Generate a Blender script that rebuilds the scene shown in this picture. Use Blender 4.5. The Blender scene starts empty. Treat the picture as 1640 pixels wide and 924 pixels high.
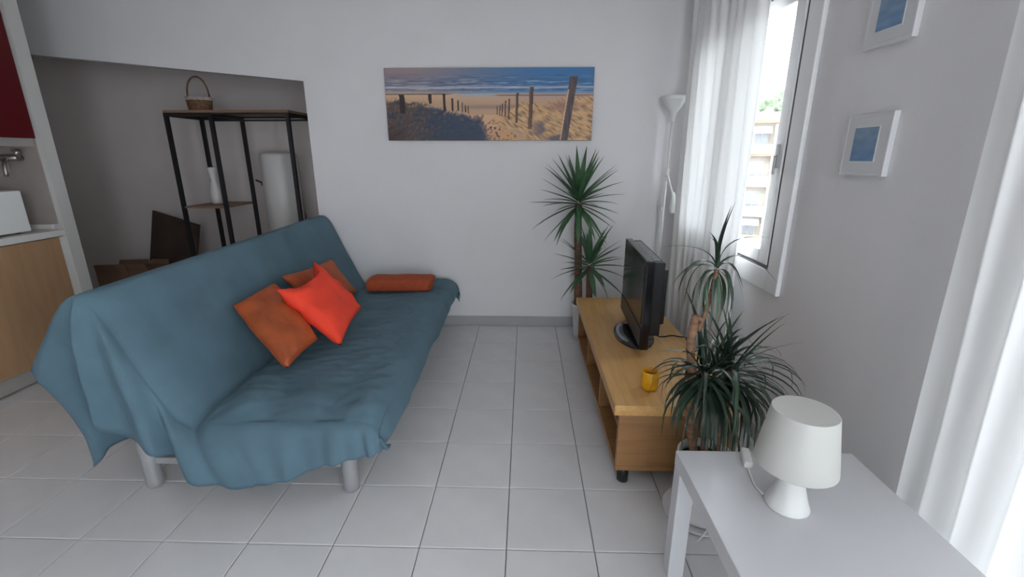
import bpy, bmesh, math, random
from mathutils import Vector, noise, Matrix
random.seed(7)
S = bpy.context.scene
COL = S.collection
PI = math.pi

# ------------------------------------------------------------------ camera
FPX, CX, CY, CAMH = 730.0, 820.0, 462.0, 1.33
PITCH, YAW = math.atan2(212, 730), math.radians(1.65)
cd = bpy.data.cameras.new('camera'); cam = bpy.data.objects.new('camera', cd); COL.objects.link(cam)
cd.sensor_width = 36.0; cd.lens = FPX / 1640 * 36.0; cd.clip_start = 0.02; cd.clip_end = 500
cam.location = (0, 0, CAMH); cam.rotation_euler = (PI/2 - PITCH, 0, YAW)
S.camera = cam
_R = Vector((math.cos(YAW), math.sin(YAW), 0)); _Fh = Vector((-math.sin(YAW), math.cos(YAW), 0)); _Z = Vector((0, 0, 1))
_F = _Fh*math.cos(PITCH) - _Z*math.sin(PITCH); _U = _Fh*math.sin(PITCH) + _Z*math.cos(PITCH); _C = Vector((0, 0, CAMH))
def ray(x, y): return _F + _R*((x-CX)/FPX) - _U*((y-CY)/FPX)
def at_y(x, y, Y): d = ray(x, y); return _C + d*(Y/d.y)

# ------------------------------------------------------------------ light
w = bpy.data.worlds.new('sky'); S.world = w; w.use_nodes = True
wn = w.node_tree.nodes; wl = w.node_tree.links
bg = wn['Background']; bg.inputs['Color'].default_value = (0.87, 0.925, 1.0, 1); bg.inputs['Strength'].default_value = 1.0
sun = bpy.data.lights.new('sun', 'SUN'); sun.energy = 0.3; sun.angle = math.radians(3); sun.color = (1, .94, .84)
so = bpy.data.objects.new('sun', sun); COL.objects.link(so)
so.rotation_euler = Vector((0.35, 0.75, -0.62)).to_track_quat('-Z', 'Y').to_euler()
S.view_settings.view_transform = 'Standard'; S.view_settings.look = 'None'
S.view_settings.exposure = 3.58; S.view_settings.gamma = 1.0; S.view_settings.use_curve_mapping = False
S.cycles.max_bounces = 10; S.cycles.diffuse_bounces = 6; S.cycles.transparent_max_bounces = 12
S.cycles.sample_clamp_indirect = 6.0; S.cycles.caustics_reflective = False; S.cycles.caustics_refractive = False
def portal(loc, rot, sx, sy):
    l = bpy.data.lights.new('daylight_portal', 'AREA'); l.shape = 'RECTANGLE'; l.size = sx; l.size_y = sy
    l.cycles.is_portal = True
    o = bpy.data.objects.new('daylight_portal', l); COL.objects.link(o); o.location = loc; o.rotation_euler = rot
WX = 1.13                       # inner face of the window wall
WIN = (2.06, 3.16, 0.83, 2.02)  # window opening y0 y1 z0 z1
DOOR = (-1.45, .93, 0.0, 2.3)  # balcony door in the same wall, beside the camera
REAR = -1.9                     # wall behind the camera
portal((WX+.26, (WIN[0]+WIN[1])/2, (WIN[2]+WIN[3])/2), (0, PI/2, 0), WIN[3]-WIN[2], WIN[1]-WIN[0])
FILL_WINDOW = (.0, .95, .5, 2.2)        # unseen window added behind the camera to brighten the room: x0 x1 z0 z1
portal(((FILL_WINDOW[0]+FILL_WINDOW[1])/2, REAR-.2, (FILL_WINDOW[2]+FILL_WINDOW[3])/2), (PI/2, 0, 0), FILL_WINDOW[1]-FILL_WINDOW[0], FILL_WINDOW[3]-FILL_WINDOW[2])
portal((WX+.26, (DOOR[0]+DOOR[1])/2, 1.15), (0, PI/2, 0), 2.3, DOOR[1]-DOOR[0])

# ------------------------------------------------------------------ helpers
BASE = {}
def tag(o, label=None, cat=None, group=None, kind=None):
    if label: o['label'] = label
    if cat: o['category'] = cat
    if group: o['group'] = group
    if kind: o['kind'] = kind
    return o
def thing(name, label, cat, loc=(0, 0, 0), group=None, rz=0.0):
    o = bpy.data.objects.new(name, None); COL.objects.link(o); o.empty_display_size = .1
    o.location = loc; o.rotation_euler = (0, 0, rz); BASE[o] = Vector(loc)
    return tag(o, label, cat, group)
class MB:
    """collects shapes in world coordinates and links them as ONE mesh"""
    def __init__(s): s.v = []; s.f = []
    def add(s, v, f):
        n = len(s.v); s.v += [Vector(p) for p in v]; s.f += [tuple(i+n for i in q) for q in f]; return s
    def box(s, x0, x1, y0, y1, z0, z1, bev=0.0, seg=2):
        if bev <= 0:
            return s.add([(x0,y0,z0),(x1,y0,z0),(x1,y1,z0),(x0,y1,z0),(x0,y0,z1),(x1,y0,z1),(x1,y1,z1),(x0,y1,z1)],
                [(0,3,2,1),(4,5,6,7),(0,1,5,4),(1,2,6,5),(2,3,7,6),(3,0,4,7)])
        bm = bmesh.new(); bmesh.ops.create_cube(bm, size=1)
        for v in bm.verts: v.co = Vector(((x0+x1)/2+v.co.x*(x1-x0), (y0+y1)/2+v.co.y*(y1-y0), (z0+z1)/2+v.co.z*(z1-z0)))
        bmesh.ops.bevel(bm, geom=bm.edges[:], offset=bev, segments=seg, profile=.5, affect='EDGES')
        bm.verts.index_update(); s.add([v.co.copy() for v in bm.verts], [tuple(v.index for v in f.verts) for f in bm.faces]); bm.free(); return s
    def lathe(s, c, prof, seg=32, cap=True):
        n = len(prof); v = []; f = []
        for r, z in prof:
            for k in range(seg):
                a = 2*PI*k/seg; v.append((c[0]+r*math.cos(a), c[1]+r*math.sin(a), c[2]+z))
        for i in range(n-1):
            for k in range(seg):
                k2 = (k+1) % seg; f.append((i*seg+k, i*seg+k2, (i+1)*seg+k2, (i+1)*seg+k))
        if cap:
            f.append(tuple(reversed(range(seg)))); f.append(tuple((n-1)*seg+k for k in range(seg)))
        return s.add(v, f)
    def tube(s, pts, r, seg=10, cap=True):
        pts = [Vector(p) for p in pts]; n = len(pts); rr = r if isinstance(r, (list, tuple)) else [r]*n
        v = []; f = []; up = None
        for i, p in enumerate(pts):
            t = (pts[min(i+1, n-1)] - pts[max(i-1, 0)]).normalized()
            if up is None:
                up = Vector((0, 0, 1)) if abs(t.z) < .9 else Vector((1, 0, 0))
            a = t.cross(up).normalized(); b = a.cross(t).normalized(); up = b
            for k in range(seg):
                q = 2*PI*k/seg; v.append(p + (a*math.cos(q) + b*math.sin(q))*rr[i])
        for i in range(n-1):
            for k in range(seg):
                k2 = (k+1) % seg; f.append((i*seg+k, i*seg+k2, (i+1)*seg+k2, (i+1)*seg+k))
        if cap: f.append(tuple(reversed(range(seg)))); f.append(tuple((n-1)*seg+k for k in range(seg)))
        return s.add(v, f)
    def grid(s, rows, closed=False):
        n = len(rows); m = len(rows[0]); v = [p for r in rows for p in r]; f = []
        for i in range(n-1):
            for j in range(m if closed else m-1):
                j2 = (j+1) % m; f.append((i*m+j, i*m+j2, (i+1)*m+j2, (i+1)*m+j))
        return s.add(v, f)
    def build(s, name, mat, parent=None, smooth=False, local=False):
        me = bpy.data.meshes.new(name); off = Vector()
        p = parent
        if p is not None and not local:
            off = BASE.get(p, Vector())
        me.from_pydata([tuple(v-off) for v in s.v], [], s.f); me.validate(); me.update()
        bm = bmesh.new(); bm.from_mesh(me); bmesh.ops.recalc_face_normals(bm, faces=bm.faces[:]); bm.to_mesh(me); bm.free()
        if smooth:
            me.polygons.foreach_set('use_smooth', [True]*len(me.polygons))
        o = bpy.data.objects.new(name, me); COL.objects.link(o)
        me.materials.append(mat)
        if parent is not None: o.parent = parent; BASE[o] = off
        return o
def auto_smooth(o, ang=35):
    bm = bmesh.new(); bm.from_mesh(o.data)
    for e in bm.edges:
        e.smooth = not (len(e.link_faces) == 2 and e.calc_face_angle(0) > math.radians(ang))
    for f in bm.faces: f.smooth = True
    bm.to_mesh(o.data); bm.free(); return o
def struct(o): o['kind'] = 'structure'; return o

# ------------------------------------------------------------------ materials
def srgb(r, g, b):
    return tuple(((c/255)/12.92 if c/255 <= .04045 else ((c/255+.055)/1.055)**2.4) for c in (r, g, b)) + (1,)
def mat(name, col, rough=.6, vary=.06, scale=8, bump=0.0, bscale=60, metal=0.0, spec=.5, sheen=0.0, stretch=None, coat=0):
    m = bpy.data.materials.new(name); m.use_nodes = True; nt = m.node_tree; N = nt.nodes; L = nt.links
    p = N['Principled BSDF']; p.inputs['Roughness'].default_value = rough; p.inputs['Metallic'].default_value = metal
    p.inputs['Specular IOR Level'].default_value = spec
    if sheen: p.inputs['Sheen Weight'].default_value = sheen; p.inputs['Sheen Roughness'].default_value = .4; p.inputs['Sheen Tint'].default_value = col
    if coat: p.inputs['Coat Weight'].default_value = coat
    tc = N.new('ShaderNodeTexCoord'); mp = N.new('ShaderNodeMapping'); L.new(tc.outputs['Object'], mp.inputs['Vector'])
    if stretch: mp.inputs['Scale'].default_value = stretch
    nz = N.new('ShaderNodeTexNoise'); nz.inputs['Scale'].default_value = scale; nz.inputs['Detail'].default_value = 4
    L.new(mp.outputs['Vector'], nz.inputs['Vector'])
    cr = N.new('ShaderNodeValToRGB'); a = [max(0, c*(1-vary*1.6)) for c in col[:3]]; b = [min(1, c*(1+vary*1.6)) for c in col[:3]]
    cr.color_ramp.elements[0].position = .3; cr.color_ramp.elements[1].position = .7
    cr.color_ramp.elements[0].color = (*a, 1); cr.color_ramp.elements[1].color = (*b, 1)
    L.new(nz.outputs['Fac'], cr.inputs['Fac']); L.new(cr.outputs['Color'], p.inputs['Base Color'])
    if bump:
        n2 = N.new('ShaderNodeTexNoise'); n2.inputs['Scale'].default_value = bscale; n2.inputs['Detail'].default_value = 3
        L.new(mp.outputs['Vector'], n2.inputs['Vector'])
        bp = N.new('ShaderNodeBump'); bp.inputs['Strength'].default_value = bump; bp.inputs['Distance'].default_value = .004
        L.new(n2.outputs['Fac'], bp.inputs['Height']); L.new(bp.outputs['Normal'], p.inputs['Normal'])
    return m
def wood(name, c1, c2, rough=.45, stretch=(3, 26, 26), coat=0.0):
    m = bpy.data.materials.new(name); m.use_nodes = True; nt = m.node_tree; N = nt.nodes; L = nt.links
    p = N['Principled BSDF']; p.inputs['Roughness'].default_value = rough; p.inputs['Coat Weight'].default_value = coat
    tc = N.new('ShaderNodeTexCoord'); mp = N.new('ShaderNodeMapping'); mp.inputs['Scale'].default_value = stretch
    L.new(tc.outputs['Object'], mp.inputs['Vector'])
    nz = N.new('ShaderNodeTexNoise'); nz.inputs['Scale'].default_value = 1.6; nz.inputs['Detail'].default_value = 6; nz.inputs['Distortion'].default_value = .6
    L.new(mp.outputs['Vector'], nz.inputs['Vector'])
    cr = N.new('ShaderNodeValToRGB'); cr.color_ramp.elements[0].position = .3; cr.color_ramp.elements[1].position = .72
    cr.color_ramp.elements[0].color = c1; cr.color_ramp.elements[1].color = c2
    L.new(nz.outputs['Fac'], cr.inputs['Fac']); L.new(cr.outputs['Color'], p.inputs['Base Color'])
    return m
def sheer(name, col=(.93, .93, .92, 1), trans=.02):
    m = bpy.data.materials.new(name); m.use_nodes = True; nt = m.node_tree; N = nt.nodes; L = nt.links
    N.remove(N['Principled BSDF']); out = N['Material Output']
    d = N.new('ShaderNodeBsdfDiffuse'); d.inputs['Color'].default_value = col
    t = N.new('ShaderNodeBsdfTranslucent'); t.inputs['Color'].default_value = col
    tr = N.new('ShaderNodeBsdfTransparent')
    m1 = N.new('ShaderNodeMixShader'); m1.inputs[0].default_value = .10; L.new(d.outputs[0], m1.inputs[1]); L.new(t.outputs[0], m1.inputs[2])
    tc = N.new('ShaderNodeTexCoord'); mp = N.new('ShaderNodeMapping'); mp.inputs['Scale'].default_value = (1, 1, .05)
    nz = N.new('ShaderNodeTexNoise'); nz.inputs['Scale'].default_value = 90; L.new(tc.outputs['Object'], mp.inputs[0]); L.new(mp.outputs[0], nz.inputs['Vector'])
    mr = N.new('ShaderNodeMapRange'); mr.inputs['To Min'].default_value = trans*.6; mr.inputs['To Max'].default_value = trans*1.4
    L.new(nz.outputs['Fac'], mr.inputs['Value'])
    m2 = N.new('ShaderNodeMixShader'); L.new(mr.outputs[0], m2.inputs[0]); L.new(m1.outputs[0], m2.inputs[1]); L.new(tr.outputs[0], m2.inputs[2])
    L.new(m2.outputs[0], out.inputs['Surface'])
    return m
def pane_glass(name):
    m = bpy.data.materials.new(name); m.use_nodes = True; nt = m.node_tree; N = nt.nodes; L = nt.links
    N.remove(N['Principled BSDF']); out = N['Material Output']
    tr = N.new('ShaderNodeBsdfTransparent'); tr.inputs['Color'].default_value = (.97, .98, .98, 1)
    g = N.new('ShaderNodeBsdfGlossy'); g.inputs['Roughness'].default_value = .02
    mx = N.new('ShaderNodeMixShader'); mx.inputs[0].default_value = .03; L.new(tr.outputs[0], mx.inputs[1]); L.new(g.outputs[0], mx.inputs[2])
    L.new(mx.outputs[0], out.inputs['Surface'])
    return m
def vcol_mat(name, rough=.6):
    m = bpy.data.materials.new(name); m.use_nodes = True; N = m.node_tree.nodes; L = m.node_tree.links
    a = N.new('ShaderNodeVertexColor'); a.layer_name = 'print'; p = N['Principled BSDF']; p.inputs['Roughness'].default_value = rough
    L.new(a.outputs['Color'], p.inputs['Base Color']); return m

M = {}
M['wall'] = mat('wall_paint', (.770, .757, .762, 1), .85, .012, 3, .12, 220)
M['ceil'] = mat('ceiling_paint', (.84, .82, .81, 1), .9, .01, 3)
M['trim_white'] = mat('white_trim_paint', (.58, .565, .54, 1), .6, .01, 4)
M['niche'] = mat('niche_wall_paint', (.74, .675, .65, 1), .9, .02, 3)
M['tile'] = mat('grey_ceramic_tile', (.68, .67, .672, 1), .36, .03, 5, .03, 14)
M['grout'] = mat('grout', (.15, .145, .14, 1), .9, .05)
M['skirt'] = mat('grey_skirting_tile', (.40, .40, .405, 1), .35, .03, 6)
M['pvc'] = mat('white_window_frame', (.80, .80, .80, 1), .35, .01, 4)
M['gap_shade'] = mat('sash_gap_shade', (.12, .12, .13, 1), .6)  # dark fill of the sash gap, its shade painted into the colour
M['glass'] = pane_glass('window_glass')
M['sheer'] = sheer('sheer_white_fabric')
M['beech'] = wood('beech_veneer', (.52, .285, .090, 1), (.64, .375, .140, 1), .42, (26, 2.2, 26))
M['beech_shaded'] = wood('beech_veneer_shaded', (.27, .135, .05, 1), (.36, .185, .072, 1), .45, (2.2, 26, 26))  # same veneer as the top, darkened: shade of the end faces painted in
M['beech_recess_shade'] = wood('beech_veneer_recess_shade', (.24, .11, .05, 1), (.31, .15, .07, 1), .5, (26, 2.2, 26))  # same veneer again, shade of the open compartments put into its colour
M['black'] = mat('black_plastic', (.012, .012, .014, 1), .38, .05, 20)
M['gloss_black'] = mat('gloss_black_plastic', (.010, .010, .012, 1), .14, .05, 20)
M['screen'] = mat('dark_screen', (.014, .014, .017, 1), .16, .02, 2)
M['silver'] = mat('silver_plastic', (.35, .37, .38, 1), .3, .05, 12, metal=.6)
M['steel'] = mat('silver_painted_steel', (.34, .34, .345, 1), .45, .04, 10, metal=.3)
M['cover'] = mat('teal_blue_cotton', (.085, .150, .190, 1), .9, .08, 5, .35, 420, sheen=.25)
M['mattress'] = mat('dark_mattress_fabric', (.05, .06, .07, 1), .9)
M['rust'] = mat('rust_velvet', (.36, .075, .018, 1), .62, .16, 9, .25, 30, sheen=.5)
M['orange'] = mat('bright_orange_cotton', (.86, .055, .022, 1), .8, .05, 8, .2, 60, sheen=.2)
M['blanket'] = mat('rust_fleece', (.35, .065, .022, 1), .95, .08, 30, .4, 200, sheen=.4)
M['whitelac'] = mat('white_lacquer', (.62, .62, .635, 1), .25, .01, 3)
M['whiteplastic'] = mat('white_plastic', (.76, .76, .74, 1), .4, .01, 5)
M['shade'] = mat('white_lamp_shade', (.55, .545, .51, 1), .5, .01, 5)
M['pot'] = mat('white_plastic_pot', (.72, .72, .71, 1), .45, .02, 6)
M['soil'] = mat('dark_soil', (.035, .022, .014, 1), .95, .3, 40, .6, 60)
M['bark'] = mat('yucca_bark', (.16, .085, .055, 1), .9, .25, 14, .8, 30, stretch=(1, 1, 4))
M['bark2'] = mat('dracaena_cane', (.24, .13, .075, 1), .8, .25, 18, .7, 40, stretch=(1, 1, 4))
M['yleaf'] = mat('yucca_leaf_green', (.055, .135, .06, 1), .42, .25, 9)
M['dleaf'] = mat('dracaena_leaf_green', (.022, .043, .028, 1), .45, .3, 9)
M['dleaf2'] = mat('dracaena_leaf_lighter_green', (.045, .088, .048, 1), .42, .25, 9)
M['amber'] = mat('amber_glass', (.72, .36, .01, 1), .15, .06, 20)
M['amber2'] = mat('amber_wax', (.62, .22, .015, 1), .35, .06, 20)
M['blackmetal'] = mat('black_metal_tube', (.012, .012, .014, 1), .5, .05, 10)
M['shelfwood'] = wood('brown_shelf_wood', (.20, .12, .07, 1), (.28, .175, .105, 1), .55)
M['board'] = mat('brown_board', (.085, .055, .040, 1), .8, .12, 5)
M['card'] = mat('brown_cardboard', (.20, .115, .07, 1), .9, .1, 7)
M['heater'] = mat('white_enamel', (.70, .68, .66, 1), .4, .01, 4)
M['ceramic'] = mat('white_ceramic', (.68, .66, .64, 1), .3, .02, 5)
M['wicker'] = mat('brown_wicker', (.15, .078, .042, 1), .85, .3, 60, .9, 90)
M['wickrim'] = mat('pale_basket_trim', (.42, .36, .34, 1), .85, .1, 40)
M['darkcloth'] = mat('dark_cloth', (.022, .012, .012, 1), .9, .2, 20)
M['kwood'] = wood('kitchen_door_wood', (.36, .21, .11, 1), (.43, .26, .14, 1), .5, (14, 14, 2))
M['ktop'] = mat('white_worktop', (.66, .64, .61, 1), .4, .02, 5)
M['kred'] = mat('dark_red_cabinet_door', (.095, .005, .008, 1), .45, .04, 5, spec=.25)
M['ksplash'] = mat('beige_backsplash', (.34, .30, .275, 1), .4, .04, 6)
M['plinth'] = mat('pale_plinth', (.36, .335, .31, 1), .6, .02, 6)
M['chrome'] = mat('worn_chrome', (.30, .28, .26, 1), .3, .1, 20, metal=.8)
M['red'] = mat('red_plastic', (.55, .03, .02, 1), .4)
M['mat_board'] = mat('white_frame_paint', (.66, .66, .67, 1), .5, .01, 6)

# ------------------------------------------------------------------ the room
CEIL = 2.5; BACK = 3.5
# floor with single tiles
floor = MB().box(-4.8, WX+.2, REAR-.15, 4.4, -.12, -.006).build('floor', M['grout']); struct(floor)
T = .309; X0, Y0 = -.057, 1.284; G = .0016
def tile_range(lo, hi, o): 
    a = math.floor((lo-o)/T); b = math.ceil((hi-o)/T); return range(a, b)
tile_mesh = {}
rest = MB()
def tile_geo(mb, x0, x1, y0, y1, zt=0.0):
    b = .0022
    v = [(x0,y0,zt-.0075),(x1,y0,zt-.0075),(x1,y1,zt-.0075),(x0,y1,zt-.0075),(x0,y0,zt-.0016),(x1,y0,zt-.0016),(x1,y1,zt-.0016),(x0,y1,zt-.0016),
         (x0+b,y0+b,zt),(x1-b,y0+b,zt),(x1-b,y1-b,zt),(x0+b,y1-b,zt)]
    f = [(0,1,5,4),(1,2,6,5),(2,3,7,6),(3,0,4,7),(4,5,9,8),(5,6,10,9),(6,7,11,10),(7,4,8,11),(8,9,10,11)]
    mb.add(v, f)
XL, XR, YN, YF = -3.53, WX, .66, BACK
for i in tile_range(XL, XR, X0):
    for j in tile_range(REAR, YF, Y0):
        x0 = max(X0+i*T+G, XL); x1 = min(X0+(i+1)*T-G, XR); y0 = max(Y0+j*T+G, REAR); y1 = min(Y0+(j+1)*T-G, YF)
        if x1-x0 < .02 or y1-y0 < .02: continue
        if y1 < YN or (x1 < -2.95 and y1 < 1.8): tile_geo(rest, x0, x1, y0, y1); continue
        key = (round(x1-x0, 4), round(y1-y0, 4))
        if key not in tile_mesh:
            mb = MB(); tile_geo(mb, 0, x1-x0, 0, y1-y0)
            o = mb.build('tile', M['tile'], floor); tile_mesh[key] = o.data
        else:
            o = bpy.data.objects.new('tile', tile_mesh[key]); COL.objects.link(o); o.parent = floor
        o.location = (x0, y0, random.uniform(-.0004, 0))
        o.rotation_euler = (random.uniform(-.0006, .0006), random.uniform(-.0006, .0006), 0)
for i in tile_range(-4.8, -1.3, X0):
    for j in tile_range(YF+.01, 4.35, Y0):
        x0 = max(X0+i*T+G, -4.8); x1 = min(X0+(i+1)*T-G, -1.3); y0 = max(Y0+j*T+G, YF+.002); y1 = min(Y0+(j+1)*T-G, 4.35)
        if x1-x0 > .02 and y1-y0 > .02: tile_geo(rest, x0, x1, y0, y1)
for j in tile_range(2.9, YF, Y0):
    for i in tile_range(-4.8, XL, X0):
        x0 = max(X0+i*T+G, -4.8); x1 = min(X0+(i+1)*T-G, XL-.002); y0 = max(Y0+j*T+G, 2.9); y1 = min(Y0+(j+1)*T-G, YF)
        if x1-x0 > .02 and y1-y0 > .02: tile_geo(rest, x0, x1, y0, y1)
ro = rest.build('tile_field', M['tile'], floor); ro['kind'] = 'stuff'

struct(MB().box(-4.92, WX+.2, REAR-.15, 4.45, CEIL, CEIL+.12).build('ceiling', M['ceil']))
# back wall with the opening into the niche
NX = -1.594
def soff(x): return 1.845 + (NX-x)*.0944
wb = MB()
wb.box(NX, WX+.2, BACK, BACK+.08, 0, CEIL)
xa, xb = -4.8, NX
wb.add([(xa,BACK,soff(xa)),(xb,BACK,soff(xb)),(xb,BACK+.08,soff(xb)),(xa,BACK+.08,soff(xa)),(xa,BACK,CEIL),(xb,BACK,CEIL),(xb,BACK+.08,CEIL),(xa,BACK+.08,CEIL)],
       [(0,3,2,1),(4,5,6,7),(0,1,5,4),(2,3,7,6),(3,0,4,7)])
struct(wb.build('wall_back', M['wall']))
struct(MB().box(-4.8, -1.2, 4.35, 4.45, 0, CEIL).build('wall_niche', M['niche']))
struct(MB().box(-1.3, -1.2, BACK+.08, 4.35, 0, CEIL).build('wall_niche_side', M['niche']))
struct(MB().box(-4.92, -4.8, 2.87, 4.45, 0, CEIL).build('wall_niche_end', M['niche']))
struct(MB().box(-4.8, -2.93, 2.81, 2.89, 0, CEIL).build('wall_kitchen_end', M['trim_white']))
struct(MB().box(-3.65, -3.53, REAR-.12, 2.81, 0, CEIL).build('wall_left', M['wall']))
struct(MB().box(-3.65, FILL_WINDOW[0], REAR-.12, REAR, 0, CEIL).box(FILL_WINDOW[1], WX+.2, REAR-.12, REAR, 0, CEIL).box(FILL_WINDOW[0], FILL_WINDOW[1], REAR-.12, REAR, FILL_WINDOW[3], CEIL).box(FILL_WINDOW[0], FILL_WINDOW[1], REAR-.12, REAR, 0, FILL_WINDOW[2]).build('wall_rear', M['wall']))
wr = MB()
x0, x1 = WX, WX+.2
wr.box(x0, x1, REAR, DOOR[0], 0, CEIL); wr.box(x0, x1, DOOR[0], DOOR[1], DOOR[3], CEIL)
wr.box(x0, x1, DOOR[1], WIN[0], 0, CEIL); wr.box(x0, x1, WIN[0], WIN[1], 0, WIN[2]); wr.box(x0, x1, WIN[0], WIN[1], WIN[3], CEIL)
wr.box(x0, x1, WIN[1], BACK+.08, 0, CEIL)
struct(wr.build('wall_right', M['wall']))
struct(MB().box(NX+.002, WX-.002, BACK-.012, BACK-.0005, .0005, .08, .002).build('baseboard_back', M['skirt']))
struct(MB().box(WX-.012, WX-.0005, DOOR[1]+.02, BACK-.014, .0005, .08, .002).build('baseboard_right', M['skirt']))

# window: casing, two sashes with their panes, handle
y0, y1, z0, z1 = WIN
win = thing('window_1', 'white framed casement window behind the sheer curtain', 'window', (WX, (y0+y1)/2, z0)); win['kind'] = 'structure'
cs = MB(); c = .10
cs.box(WX-.022, WX-.0005, y0-c, y0, z0-c, z1+c, .006); cs.box(WX-.022, WX-.0005, y1, y1+c, z0-c, z1+c, .006)
cs.box(WX-.022, WX-.0005, y0, y1, z1, z1+c, .006); cs.box(WX-.022, WX-.0005, y0, y1, z0-c, z0, .006)
cs.build('window_casing', M['pvc'], win)
fr = MB(); b = .016
fr.box(WX-.016, WX+.10, y0, y0+b, z0, z1); fr.box(WX-.016, WX+.10, y1-b, y1, z0, z1); fr.box(WX-.016, WX+.10, y0+b, y1-b, z1-b, z1); fr.box(WX-.016, WX+.10, y0+b, y1-b, z0, z0+b)
fr.build('window_frame', M['gap_shade'], win)
ym = (y0+y1)/2
for (a0, a1) in ((y0+.0165, ym-.002), (ym+.002, y1-.0165)):
    s = .074; sb = MB(); zz0, zz1 = z0+.0165, z1-.0165
    sb.box(WX-.024, WX+.05, a0, a0+s, zz0, zz1, .006); sb.box(WX-.024, WX+.05, a1-s, a1, zz0, zz1, .006)
    sb.box(WX-.024, WX+.05, a0+s, a1-s, zz1-s+.01, zz1, .006); sb.box(WX-.024, WX+.05, a0+s, a1-s, zz0, zz0+s-.01, .006)
    sa = sb.build('sash', M['pvc'], win)
    MB().box(WX-.004, WX+.002, a0+s-.01, a1-s+.01, zz0+s-.02, zz1-s+.02).build('pane', M['glass'], sa)
hd = MB(); hd.box(WX-.029, WX-.0242, y0+.046, y0+.068, 1.28, 1.38, .002); hd.box(WX-.040, WX-.0285, y0+.051, y0+.063, 1.25, 1.335, .004)
hd.build('window_handle', mat('grey_handle', (.42,.42,.43,1), .4), win)
# balcony door beside the camera, behind the second curtain
y0, y1, z0, z1 = DOOR
dr = thing('door_1', 'white glazed balcony door behind the right sheer curtain', 'door', (WX+.1, (y0+y1)/2, 0)); dr['kind'] = 'structure'
df = MB(); b = .06
df.box(WX+.06, WX+.13, y0, y0+b, 0, z1); df.box(WX+.06, WX+.13, y1-b, y1, 0, z1); df.box(WX+.06, WX+.13, y0+b, y1-b, z1-b, z1); df.box(WX+.06, WX+.13, y0+b, y1-b, 0.0, .08)
ym = (y0+y1)/2; df.box(WX+.06, WX+.13, ym-b/2, ym+b/2, .08, z1-b)
df.build('door_frame', M['pvc'], dr)
for a0, a1 in ((y0+b, ym-b/2), (ym+b/2, y1-b)):
    MB().box(WX+.09, WX+.096, a0, a1, .08, z1-b).build('pane', M['glass'], dr)

x0, x1, z0, z1 = FILL_WINDOW  # added fill window, out of view, lets extra daylight in
dr = thing('added_fill_window', 'unseen white window added behind the camera to brighten the room', 'window', ((x0+x1)/2, REAR-.06, z0)); dr['kind'] = 'structure'
df = MB(); b = .05
df.box(x0, x0+b, REAR-.09, REAR-.03, z0, z1).box(x1-b, x1, REAR-.09, REAR-.03, z0, z1).box(x0+b, x1-b, REAR-.09, REAR-.03, z0, z0+b).box(x0+b, x1-b, REAR-.09, REAR-.03, z1-b, z1)
df.build('window_frame', M['pvc'], dr); MB().box(x0+b, x1-b, REAR-.063, REAR-.057, z0+b, z1-b).build('pane', M['glass'], dr)
# ------------------------------------------------------------------ curtains
def curtain(name, label, xc, ytop, ybot, z0, z1, nf, amp, seed):
    r = random.Random(seed); n = nf*14; m = 26; rows = []
    ph = [r.uniform(-.9, .9) for _ in range(nf+2)]; am = [r.uniform(.55, 1.2) for _ in range(nf+2)]
    for i in range(m+1):
        t = i/m; z = z1 + (z0-z1)*t; ya = ytop[0] + (ybot[0]-ytop[0])*t; yb = ytop[1] + (ybot[1]-ytop[1])*t; row = []
        for j in range(n+1):
            s = j/n; k = s*nf; q = int(min(k, nf-.001)); fr_ = k-q; a = am[q]*(1-fr_)+am[q+1]*fr_; p = ph[q]*(1-fr_)+ph[q+1]*fr_
            wv = math.sin(2*PI*k + p*(.4+.6*t))
            row.append((xc + amp*a*wv*(.55+.45*t) + .006*math.sin(5*k+6*t), ya + (yb-ya)*s + .010*math.cos(2*PI*k*1.0+p)*a, z))
        rows.append(row)
    o = MB().grid(rows).build(name, M['sheer'], None, True)
    return tag(o, label, 'curtain', 'white sheer curtains on the window wall')
curtain('sheer_curtain', 'white sheer curtain hanging over the window behind the television', 1.045, (2.26, 3.27), (2.20, 3.14), .02, 2.36, 9, .020, 3)
curtain('sheer_curtain', 'white sheer curtain at the right edge beside the white table', 1.062, (1.17, -.55), (1.09, -.5), .02, 2.36, 16, .013, 5)
for a, b, lab in ((2.15, 3.36, 'thin white curtain rod above the window'), (-1.7, 1.26, 'thin white curtain rod above the balcony door')):
    rod = thing('curtain_rod', lab, 'curtain rod', (1.05, (a+b)/2, 2.37))
    MB().tube([(1.05, a, 2.37), (1.05, b, 2.37)], .009).build('rod', M['pvc'], rod, True)
    for y in (a+.03, b-.03): MB().tube([(1.05, y, 2.37), (WX-.0005, y, 2.37)], .006).build('bracket', M['pvc'], rod, True)

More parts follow.
